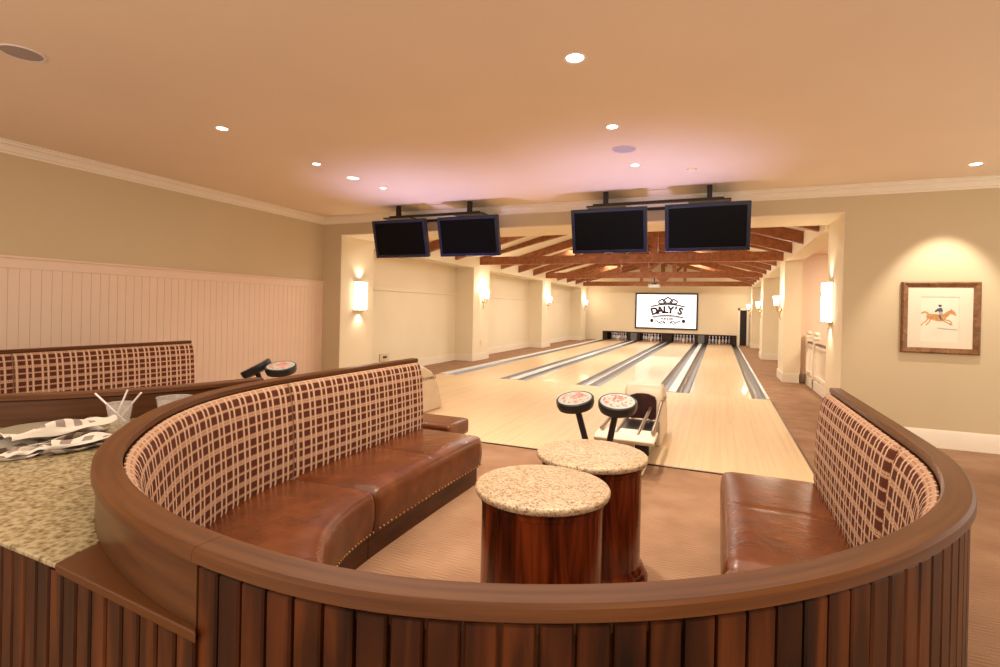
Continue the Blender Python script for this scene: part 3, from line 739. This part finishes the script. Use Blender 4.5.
# ------------------------------------------------------------------ things on the counter
def ribbon(mb, path, half, thick, zfun):  # folded cloth strip
    pass
single('plate', MB().lathe([(0, .004), (.06, .0), (.09, .004), (.145, .016), (.148, .019), (.140, .019), (.09, .009), (0, .008)], 40, (-2.925, 1.395, KZ)), 'plate', 'grey plate on the granite behind the checked napkins', 'plate', (-2.925, 1.395, KZ))
def napkin(cx, cy, ang, ln_, w, seed, z0, label, bunch=1.0):
    rnd = random.Random(seed); mb = MB(); nu, nv = 34, 18
    G = []
    ph = [rnd.uniform(0, 6) for _ in range(6)]
    for i in range(nu+1):
        row = []
        for j in range(nv+1):
            u = i/nu-.5; v = j/nv-.5
            a = v*2*PI*.93
            r = w*(.66+.09*math.sin(3*u*PI+ph[0])+.14*math.sin(3*a+ph[1]+u*8)+.08*math.sin(7*a+u*9+ph[2]))*(.9+.25*abs(u))
            x = u*ln_+.022*math.sin(a*2+ph[3])+.01*math.sin(5*a+ph[5]); yy = r*math.cos(a)*1.15+.016*math.sin(u*5+ph[4]); z = z0+max(.001, r*(.66+.66*math.sin(a))*.9*bunch+.004*math.sin(u*14+a*2))
            X = cx+x*math.cos(ang)-yy*math.sin(ang); Y = cy+x*math.sin(ang)+yy*math.cos(ang)
            row.append(mb.bm.verts.new((X, Y, z)))
        G.append(row)
    for i in range(nu):
        for j in range(nv):
            mb.face([G[i][j], G[i+1][j], G[i+1][j+1], G[i][j+1]], [(p/nu*ln_/.036+q/nv*1.5, q/nv*8) for p, q in ((i, j), (i+1, j), (i+1, j+1), (i, j+1))])
    o = single('napkin', mb, 'napkin', label, 'napkin', (cx, cy, z0), 'checked cloth napkins on the counter', smooth=75)
    s = o.modifiers.new('thickness', 'SOLIDIFY'); s.thickness = .003; s.offset = 0
    o.modifiers.new('subd', 'SUBSURF').levels = 1
napkin(-2.66, 1.33, math.radians(97), .42, .082, 3, KZ+.002, 'rolled cream and taupe checked napkin lying in front of the plate', 1.2)
napkin(-2.42, 1.36, math.radians(70), .34, .066, 8, KZ+.002, 'crumpled checked napkin against the curved wooden booth wall', .9)
napkin(-2.50, 1.16, math.radians(75), .15, .042, 12, KZ+.002, 'small crumpled end of napkin in front of the rolled one', .9)
def cup(name, x, y, r0, r1, h, label, cat):
    single(name, MB().lathe([(0, 0), (r0, 0), (r1, h), (r1+.003, h+.004), (r1-.002, h), (r0-.002, .004), (0, .004)], 28, (x, y, KZ+.001)), 'clear', label, cat, (x, y, KZ))
CUX, CUY = -2.79, 1.665
cup('plastic_cup', CUX, CUY, .042, .058, .10, 'clear plastic cup holding three straws on the granite counter', 'cup')
cup('plastic_tub', -2.67, 1.87, .07, .085, .11, 'clear plastic tub beside the straw cup, half behind the booth rail', 'tub')
for dx0, dy0, dx1, dy1, zz, lab in ((.026, .012, -.115, -.05, .150, 'pale straw leaning left in the plastic cup'), (-.006, -.022, .040, .012, .172, 'tall pale straw standing near the middle of the plastic cup'), (-.022, .004, .095, .045, .158, 'pale straw leaning right in the plastic cup')):
    single('drinking_straw', MB().tube([(CUX+dx0, CUY+dy0, KZ+.012), (CUX+dx1, CUY+dy1, KZ+zz)], .0045, 10), 'straw', lab, 'straw', (CUX+dx0, CUY+dy0, KZ+.01), 'drinking straws in the cup')

# ------------------------------------------------------------------ drum tables
for (x, y, rr, lab) in ((-.738, 2.29, .311, 'nearer round granite topped drum table with red mahogany body'), (-.653, 2.93, .313, 'farther round granite topped drum table, behind the nearer one')):
    t = thing('drum_table', lab, 'table', (x, y, 0), 'round drum tables in the booth')
    MB().lathe([(0, .668), (rr-.012, .668), (rr-.003, .672), (rr, .682), (rr, .690), (rr-.004, .697), (rr-.012, .700), (0, .700)], 64, (x, y, 0)).build('table_top', 'granite2', t, smooth=40)
    MB().lathe([(0, .09), (.278, .09), (.278, .628), (.282, .631), (.282, .650), (.288, .655), (.288, .667), (0, .667)], 64, (x, y, 0)).build('drum_body', 'drum', t, smooth=40)
    MB().lathe([(0, 0), (.322, 0), (.322, .045), (.312, .058), (.306, .07), (.298, .078), (.298, .092), (.286, .105), (.280, .118), (0, .118)], 64, (x, y, 0)).build('base_moulding', 'drum', t, smooth=40)

# ------------------------------------------------------------------ leather bench past the booth
t = thing('leather_bench', 'small brown leather bench beyond the end of the plaid booth back', 'bench', (-2.6, 4.45, 0))
MB().box(-2.95, -2.26, 4.2, 4.62, .27, .42).build('seat_cushion', 'leather', t, bevel=.03, bseg=3)
MB().box(-2.90, -2.31, 4.24, 4.58, 0, .27).build('base', 'kick', t)

# ------------------------------------------------------------------ ball returns
def ball_return(cx, label, y0=4.85):
    t = thing('ball_return', label, 'ball return', (cx, y0+.8, 0), 'ball returns on the approach')
    w = .205; yf, yb = y0+1.15, y0+1.95
    prof = [(yf, .006), (yf-.02, .40), (yf, .58), (yf+.05, .65), (yf+.13, .68), (yf+.28, .675), (yf+.50, .58), (yf+.68, .40), (yb, .12), (yb, .006)]
    MB().prism(prof, cx-w, cx+w, 'x').build('hood', 'beige', t, smooth=35, bevel=.03, bseg=3)
    # opening: arched dark recess in the front face
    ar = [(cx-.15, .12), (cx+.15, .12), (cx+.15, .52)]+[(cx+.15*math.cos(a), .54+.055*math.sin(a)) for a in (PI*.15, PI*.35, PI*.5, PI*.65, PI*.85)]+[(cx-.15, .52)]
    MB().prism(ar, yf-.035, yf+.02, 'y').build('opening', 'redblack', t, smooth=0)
    # accelerator wheel housing inside
    MB().tube([(cx-.14, yf-.045, .30), (cx+.14, yf-.045, .30)], .016).tube([(cx-.14, yf-.05, .17), (cx+.14, yf-.05, .17)], .012).build('cross_bar', 'chrome', t)
    for x, dz in ((-.235, .04), (-.10, 0), (.10, 0), (.235, .04)):
        MB().tube([(cx+x, y0+.06, .36+dz), (cx+x*.96, y0+.5, .40+dz), (cx+x*.9, yf-.03, .44+dz*2.2)], .018, 10).build('rack_rail', 'chrome', t)
    MB().prism([(y0-.05, .30), (y0+.24, .34), (y0+.24, .38), (y0-.05, .365), (y0-.09, .34)], cx-.285, cx+.265, 'x').build('bumper_tray', 'beigew', t, smooth=30, bevel=.015)
    MB().box(cx-.06, cx+.06, y0+.1, y0+.2, .006, .32).box(cx-.16, cx+.16, y0+.02, y0+.3, .006, .03).build('pedestal', 'beige', t, bevel=.01)
    MB().box(cx-.19, cx+.19, y0+.2, yf, .14, .30).build('rack_body', 'black', t, bevel=.02)
    bo = MB().ball((cx+.255, y0-.03, .33), .02, 8); bo.build('end_cap', 'black', t)
    tx = MB(); text_mesh(tx, 'Brunswick', .10, cx+w+.0015, .47, yf+.40, facing='x'); 
    tx.build('lettering', 'ink', t, smooth=0)
    return t
ball_return(-.77, 'beige ball return with dark opening on the approach behind the drum tables')
ball_return(-4.00, 'pale ball return hood half hidden behind the end of the plaid booth')

# ------------------------------------------------------------------ scoring consoles with twin keypads
def console(p1, p2, base, label, yaws, tilts=(15, 15)):
    t = thing('scoring_console', label, 'scoring console', base, 'twin keypad scoring consoles')
    MB().lathe([(0, 0), (.19, 0), (.19, .012), (.16, .03), (.05, .045), (.045, .10), (0, .10)], 32, base).build('base_plate', 'black', t)
    for (px, py, pz), yw, tl in zip((p1, p2), yaws, tilts):
        d = Vector((px-base[0], py-base[1], 0)).normalized()
        b0 = Vector((base[0], base[1], .05))+d*.02
        mid = Vector((px, py, pz))*.45+b0*.55-d*.0
        MB().tube([b0, mid, Vector((px, py, pz))*.85+b0*.15, (px, py, pz-.01)], [.026, .026, .026, .03], 12).build('stem', 'black', t)
        m = Matrix.Translation((px, py, pz)) @ Matrix.Rotation(yw, 4, 'Z') @ Matrix.Rotation(math.radians(tl), 4, 'X') @ Matrix.Diagonal((1, 1.05, 1, 1))
        po = MB().lathe([(0, -.075), (.09, -.075), (.143, -.058), (.154, -.03), (.154, .012), (.146, .020), (.140, .020), (.138, .016), (0, .016)], 36, mtx=m).build('keypad', 'black', t, smooth=40)
        MB().lathe([(0, .0165), (.137, .0165), (.136, .0185), (0, .0188)], 36, mtx=m, uvr=.137).build('keypad_face', 'podface', po, smooth=40)
    return t
console((-1.085, 4.2, .765), (-.735, 4.2, .772), (-.90, 4.35, 0), 'black scoring console with twin round keypads behind the farther drum table', (math.radians(-18), math.radians(8)))
console((-4.58, 4.1, .825), (-4.22, 4.1, .845), (-4.34, 4.25, 0), 'black scoring console whose twin keypads peek over the left booth rail', (math.radians(-50), math.radians(22)), (29, 12))

# ------------------------------------------------------------------ televisions and their racks
def rack(xa, xb, label, ext):
    t = thing('monitor_rack', label, 'monitor rack', ((xa+xb)/2, 7.0, CZ), 'ceiling racks holding monitors')
    z = 2.945
    for y in (7.0, 7.45): MB().box(xa-.17, xb+ext, y-.018, y+.018, z-.018, z+.018).build('rail', 'iron', t, smooth=0)
    for x in (xa, xb):
        MB().box(x-.03, x+.03, 6.97, 7.03, z, CZ).build('pole', 'iron', t, smooth=0)
        MB().box(x-.03, x+.03, 7.42, 7.44, z, CZ-.135).build('pole', 'iron', t, smooth=0)
        MB().box(x-.25, x+.25, 6.93, 7.5, z-.03, z-.012).build('mount_plate', 'iron', t, smooth=0)
rack(-4.77, -3.5, 'black ceiling rack carrying the left pair of dark monitors', .17)
rack(-1.445, -.14, 'black ceiling rack carrying the right pair of dark monitors', .17)
tvl = ['leftmost dark flat monitor hanging from the ceiling', 'second dark hanging monitor from the left', 'third dark hanging monitor from the left', 'rightmost dark flat monitor hanging from the ceiling']
for (x0, x1), lab in zip(((-5.174, -4.196), (-3.978, -2.985), (-1.886, -.885), (-.662, .331)), tvl):
    cx = (x0+x1)/2; t = thing('flat_monitor', lab, 'monitor', (cx, 6.95, 2.29), 'monitors hung from the ceiling')
    w = (x1-x0)/2; hh = .297
    # local frame: x right, y up the screen, z towards the viewer
    upv = Vector((0, 6.85-7.0, 2.872-2.292)).normalized(); nz = Vector((1, 0, 0)).cross(upv)
    m = Matrix(((1, upv.x, nz.x, cx), (0, upv.y, nz.y, 6.925), (0, upv.z, nz.z, 2.582), (0, 0, 0, 1)))
    MB().box(-w, w, -hh, hh, -.07, -.008, m).build('back_case', 'black', t, smooth=0, bevel=.01)
    fb = .045
    MB().box(-w, -w+fb, -hh, hh, -.012, .012, m).box(w-fb, w, -hh, hh, -.012, .012, m).box(-w+fb, w-fb, hh-fb, hh, -.012, .012, m).box(-w+fb, w-fb, -hh, -hh+fb, -.012, .012, m).build('bezel', 'bezel', t, smooth=0, bevel=.004)
    MB().box(-w+fb, w-fb, -hh+fb, hh-fb, -.01, .004, m).build('screen', 'screen', t, smooth=0)
    MB().box(-.06, .06, -hh-.006, -hh+.014, .008, .016, m).build('badge', 'steel', t, smooth=0)
    MB().box(-.12, .12, -.1, hh-.02, -.12, -.07, m).build('bracket', 'iron', t, smooth=0)

# ------------------------------------------------------------------ ceiling fittings
def downlight(x, y, r, label, power, mtl='can', spot=math.radians(95)):
    t = thing('recessed_downlight', label, 'ceiling light', (x, y, CZ), 'recessed ceiling downlights')
    MB().lathe([(r, 0), (r+.016, -.006), (r+.018, -.002), (r+.018, .0), (r, 0)], 28, (x, y, CZ)).build('trim_ring', 'spkring', t)
    MB().lathe([(0, -.003), (r*.9, -.003), (r, -.001), (0, -.0005)], 24, (x, y, CZ)).build('lens', mtl, t)
    if power: light('downlight_lamp', 'SPOT', (x, y, CZ-.02), power, WARM, size=.05, aim=(x, y, 0), spot=spot, blend=.6, parent=t)
downlight(-.881, 3.214, .055, 'bright recessed downlight above the booth, nearest of the right row', 130)
downlight(-.893, 4.53, .045, 'recessed downlight of the right row, just before the ceiling speaker', 110)
downlight(-.886, 5.80, .042, 'recessed downlight of the right row, just beyond the ceiling speaker', 110)
downlight(-4.269, 3.39, .045, 'recessed downlight of the left row, nearest one', 110)
downlight(-4.279, 4.62, .04, 'recessed downlight of the left row, second one', 100)
downlight(-4.294, 5.28, .075, 'wide glowing round ceiling light of the left row', 60, 'can2')
downlight(-4.254, 5.86, .04, 'recessed downlight of the left row, just before the left monitors', 100)
pl = thing('recessed_downlight', 'recessed downlight above the framed horse picture', 'ceiling light', (2.42, 6.86, CZ), 'recessed ceiling downlights')
MB().lathe([(.05, 0), (.066, -.006), (.068, 0), (.05, 0)], 28, (2.42, 6.86, CZ)).build('trim_ring', 'spkring', pl)
MB().lathe([(0, -.003), (.045, -.003), (.05, -.001), (0, -.0005)], 24, (2.42, 6.86, CZ)).build('lens', 'can', pl)
light('picture_spot', 'SPOT', (2.42, 6.86, CZ-.03), 150, (1, .93, .80), size=.03, aim=(2.36, 7.5, 1.35), spot=math.radians(58), blend=.55, parent=pl)
def speaker(x, y, r, m, label):
    t = thing('ceiling_speaker', label, 'speaker', (x, y, CZ), 'round ceiling speakers')
    MB().lathe([(r-.012, 0), (r-.012, -.006), (r, -.008), (r+.002, 0)], 36, (x, y, CZ)).build('rim', 'spkring', t)
    MB().lathe([(0, -.005), (r-.012, -.004), (r-.012, -.001), (0, -.001)], 36, (x, y, CZ)).build('grille', m, t)
speaker(-.902, 5.189, .12, 'spklav', 'round pale ceiling speaker between two downlights before the right monitors')
speaker(-4.25, 1.89, .12, 'spkgrey', 'round grey ceiling speaker at upper left corner')
single('smoke_detector', MB().lathe([(0, -.03), (.03, -.03), (.05, -.018), (.055, 0), (0, 0)], 24, (-.313, 6.155, CZ)), 'ceil', 'small ceiling coloured detector above the rightmost monitor', 'detector', (-.313, 6.155, CZ))
# added lavender spots over the ball return hoods, without fixtures, tinting the ceiling
for x in (-.77, -4.0):
    light('lavender_fill_spot', 'SPOT', (x, 6.3, .80), 190, (.55, .50, 1), size=.12, aim=(x*.85-.3, 6.2, CZ), spot=math.radians(85), blend=1)

# ------------------------------------------------------------------ sconces
def jamb_sconce(x, y, nx, label):
    t = thing('wall_sconce', label, 'sconce', (x, y, 1.4), 'box sconces in the wide opening')
    X0, X1 = (x, x+nx*.10); a, b = min(X0, X1), max(X0, X1)
    MB().box(a+.004, b-.004, y-.14, y+.14, 1.43, 1.96).build('shade', 'glow', t, smooth=0)
    fr = MB()
    for yy in (y-.15, y+.142):
        for xx in (a, b-.008): fr.box(xx, xx+.008, yy, yy+.008, 1.42, 1.97)
    for zz in (1.415, 1.962): fr.box(a, b, y-.15, y+.15, zz, zz+.008)
    e = x+nx*.10
    fr.tube([(e, y-.15, 1.95), (e+nx*.005, y+.0, 1.86), (e, y+.14, 1.78)], .006, 6)
    fr.build('metal_frame', 'brass', t, smooth=0)
    for zz, tg in ((2.02, 3.0), (1.36, 0)):
        light('sconce_lamp', 'SPOT', (x+nx*.06, y, zz), 9, WARM, size=.04, aim=(x+nx*.05, y, tg), spot=math.radians(120), blend=.8, parent=t)
jamb_sconce(OR-.012, 8.22, -1, 'box shaped lit sconce in the right side of the opening')
jamb_sconce(OL+.012, 8.06, 1, 'box shaped lit sconce in the left side of the opening')
def pil_sconce(x, y, nx, label, z=1.80):
    t = thing('wall_sconce', label, 'sconce', (x, y, z-.25), 'small brass pilaster sconces')
    MB().lathe([(.045, 0), (.045, .012), (.02, .025), (0, .025)], 16, mtx=Matrix.Translation((x, y, z-.18)) @ Matrix.Rotation(nx*PI/2, 4, 'Y')).build('backplate', 'brass', t)
    for dy in (-.10, .10):
        MB().tube([(x+nx*.02, y, z-.18), (x+nx*.07, y+dy*.4, z-.24), (x+nx*.11, y+dy*.9, z-.20), (x+nx*.12, y+dy, z-.09)], .010, 8).build('arm', 'brass', t)
        MB().lathe([(.035, -.09), (.05, 0), (.065, .12), (.060, .12), (.03, -.085)], 18, (x+nx*.12, y+dy, z)).build('shade', 'glow', t)
    MB().tube([(x+nx*.03, y, z-.20), (x+nx*.05, y, z-.32), (x+nx*.03, y, z-.42)], [.014, .010, .006], 8).build('drop_finial', 'brass', t)
    light('sconce_lamp', 'POINT', (x+nx*.22, y, z+.16), 26, WARM, size=.06, parent=t)
for k, (a, b) in enumerate(PY):
    pil_sconce(PX0, (a+b)/2+.05, 1, tn[k]+' lit brass sconce on the left pilasters', 1.90)
    pil_sconce(PX1, (a+b)/2-.1, -1, tn[k]+' lit brass sconce on the right pilasters', 1.82)

# ------------------------------------------------------------------ stair balustrade on the right
t = thing('stair_balustrade', 'white balustrade with square newel posts and brown handrail beside right opening', 'balustrade', (1.85, 11.0, 0))
def newel(y):
    mb = MB(); mb.box(1.79, 1.91, y-.06, y+.06, 0, 1.02).box(1.775, 1.925, y-.075, y+.075, 1.02, 1.05).box(1.80, 1.90, y-.05, y+.05, 1.05, 1.08)
    mb.build('newel_post', 'white', t, smooth=0, bevel=.004)
    MB().lathe([(.02, 1.08), (.055, 1.10), (.06, 1.13), (.045, 1.16), (0, 1.175)], 16, (1.85, y, 0)).build('post_finial', 'white', t)
for y in (13.2, 12.25, 9.0): newel(y)
for a, b in ((12.31, 13.14), (9.06, 12.19)):
    MB().box(1.815, 1.885, a, b, .90, .945).build('handrail', 'kick', t, smooth=0, bevel=.008)
    MB().box(1.82, 1.88, a, b, .22, .28).box(1.82, 1.88, a, b, .84, .90).build('rail', 'white', t, smooth=0)
    yy = a+.06
    while yy < b-.03:
        MB().box(1.835, 1.865, yy-.015, yy+.015, .28, .84).build('baluster', 'white', t, smooth=0); yy += .125
struct('baseboard_stair', MB().box(1.79, 1.91, 8.5, 13.38, 0, .20), 'white', smooth=0)

# ------------------------------------------------------------------ framed picture
pf = thing('framed_picture', 'gilt framed print of a galloping horse and rider on tan wall', 'picture', (2.36, FY, 1.10))
X0, X1, Z0, Z1 = 1.998, 2.735, 1.098, 1.935; f_ = .065; y = FY
for pts in (((X0, Z0), (X1, Z0), (X1-f_, Z0+f_), (X0+f_, Z0+f_)), ((X1, Z0), (X1, Z1), (X1-f_, Z1-f_), (X1-f_, Z0+f_)), ((X1, Z1), (X0, Z1), (X0+f_, Z1-f_), (X1-f_, Z1-f_)), ((X0, Z1), (X0, Z0), (X0+f_, Z0+f_), (X0+f_, Z1-f_))):
    mb = MB(); B = [mb.bm.verts.new((a, y-.002, b)) for a, b in pts]; mid = [(pts[0][0], pts[0][1]), pts[1], pts[2], pts[3]]
    dep = (.03, .03, .018, .018); F = [mb.bm.verts.new((a, y-d, b)) for (a, b), d in zip(pts, dep)]
    o0 = [pts[k][0]*.75+pts[3-k][0]*.25 for k in (0, 1)]; o1 = [pts[k][1]*.75+pts[3-k][1]*.25 for k in (0, 1)]
    R = [mb.bm.verts.new((o0[k], y-.042, o1[k])) for k in (0, 1)]
    mb.face([F[0], F[1], R[1], R[0]]); mb.face([R[0], R[1], F[2], F[3]]); mb.face([B[0], B[3], B[2], B[1]])
    mb.face([B[0], B[1], F[1], F[0]]); mb.face([B[2], B[3], F[3], F[2]]); mb.face([B[0], F[0], R[0], F[3], B[3]]); mb.face([B[1], B[2], F[2], R[1], F[1]])
    mb.build('frame', 'frame', pf, smooth=0)
IX0, IX1, IZ0, IZ1 = 2.19, 2.545, 1.24, 1.76
mt = MB()
for a, b, c, d in ((X0+f_, IX0, Z0+f_, Z1-f_), (IX1, X1-f_, Z0+f_, Z1-f_), (IX0, IX1, IZ1, Z1-f_), (IX0, IX1, Z0+f_, IZ0)): mt.box(a, b, y-.014, y-.010, c, d)
mt.build('mat_board', 'mat', pf, smooth=0)
pr = MB().box(IX0, IX1, y-.010, y-.006, IZ0, IZ1).build('print', 'paper', pf, smooth=0)
hb = MB(); yy = y-.0105
def P(q): return [(IX0+a*(IX1-IX0), IZ0+b*(IZ1-IZ0)) for a, b in q]
flat(hb, P([(.14, .53), (.22, .50), (.34, .47), (.45, .45), (.56, .45), (.63, .49), (.70, .56), (.78, .62), (.86, .60), (.92, .57), (.93, .61), (.88, .68), (.82, .71), (.80, .74), (.76, .70), (.66, .66), (.58, .60), (.45, .61), (.32, .61), (.22, .62), (.15, .60)]), yy)
for q in ([(.20, .62), (.10, .66), (.01, .62)],): strip(hb, P(q), .02, yy)
for q in ([(.20, .52), (.13, .44), (.05, .40), (.0, .34)], [(.26, .50), (.22, .42), (.13, .36)], [(.62, .49), (.74, .47), (.82, .43), (.76, .38)], [(.58, .47), (.70, .42), (.84, .37)]): strip(hb, P(q), .012, yy)
hb.build('horse', 'horse', pr, smooth=0)
jb = MB(); flat(jb, P([(.36, .68), (.44, .74), (.54, .76), (.58, .70), (.56, .64), (.48, .62), (.47, .68), (.38, .65)]), yy-.0004)
flat(jb, P([(.49+.045*math.cos(2*PI*k/10), .80+.03*math.sin(2*PI*k/10)) for k in range(10)] if False else [(.50+.05*math.cos(2*PI*k/10), .80+.028*math.sin(2*PI*k/10)) for k in range(10)]), yy-.0004)
strip(jb, P([(.52, .62), (.50, .55), (.55, .49)]), .016, yy-.0006)
jb.build('rider', 'navy', pr, smooth=0)
gb = MB(); strip(gb, P([(.50, .66), (.56, .60)]), .03, yy-.0008); strip(gb, P([(.45, .30), (.60, .285), (.95, .27)]), .012, yy)
gb.build('shading', 'greyw', pr, smooth=0)

# ------------------------------------------------------------------ outlets
o = MB().box(-6.25, -6.07, 8.62, 8.66, .44, .56)
t = thing('wall_outlet', 'beige outlet box with dark socket low on the left alley wall', 'outlet', (AX0+.02, 9.77, .30))
MB().box(AX0+.02, AX0+.05, 9.60, 9.94, .27, .44).build('box', 'outlet', t, smooth=0, bevel=.006)
MB().box(AX0+.05, AX0+.056, 9.70, 9.84, .33, .38).build('socket', 'black', t, smooth=0)
single('cover_plate', MB().box(PX0, PX0+.008, 13.69, 13.78, .43, .56), 'outlet', 'small pale cover plate low on the nearest left pilaster', 'outlet', (PX0, 13.74, .5), smooth=0)
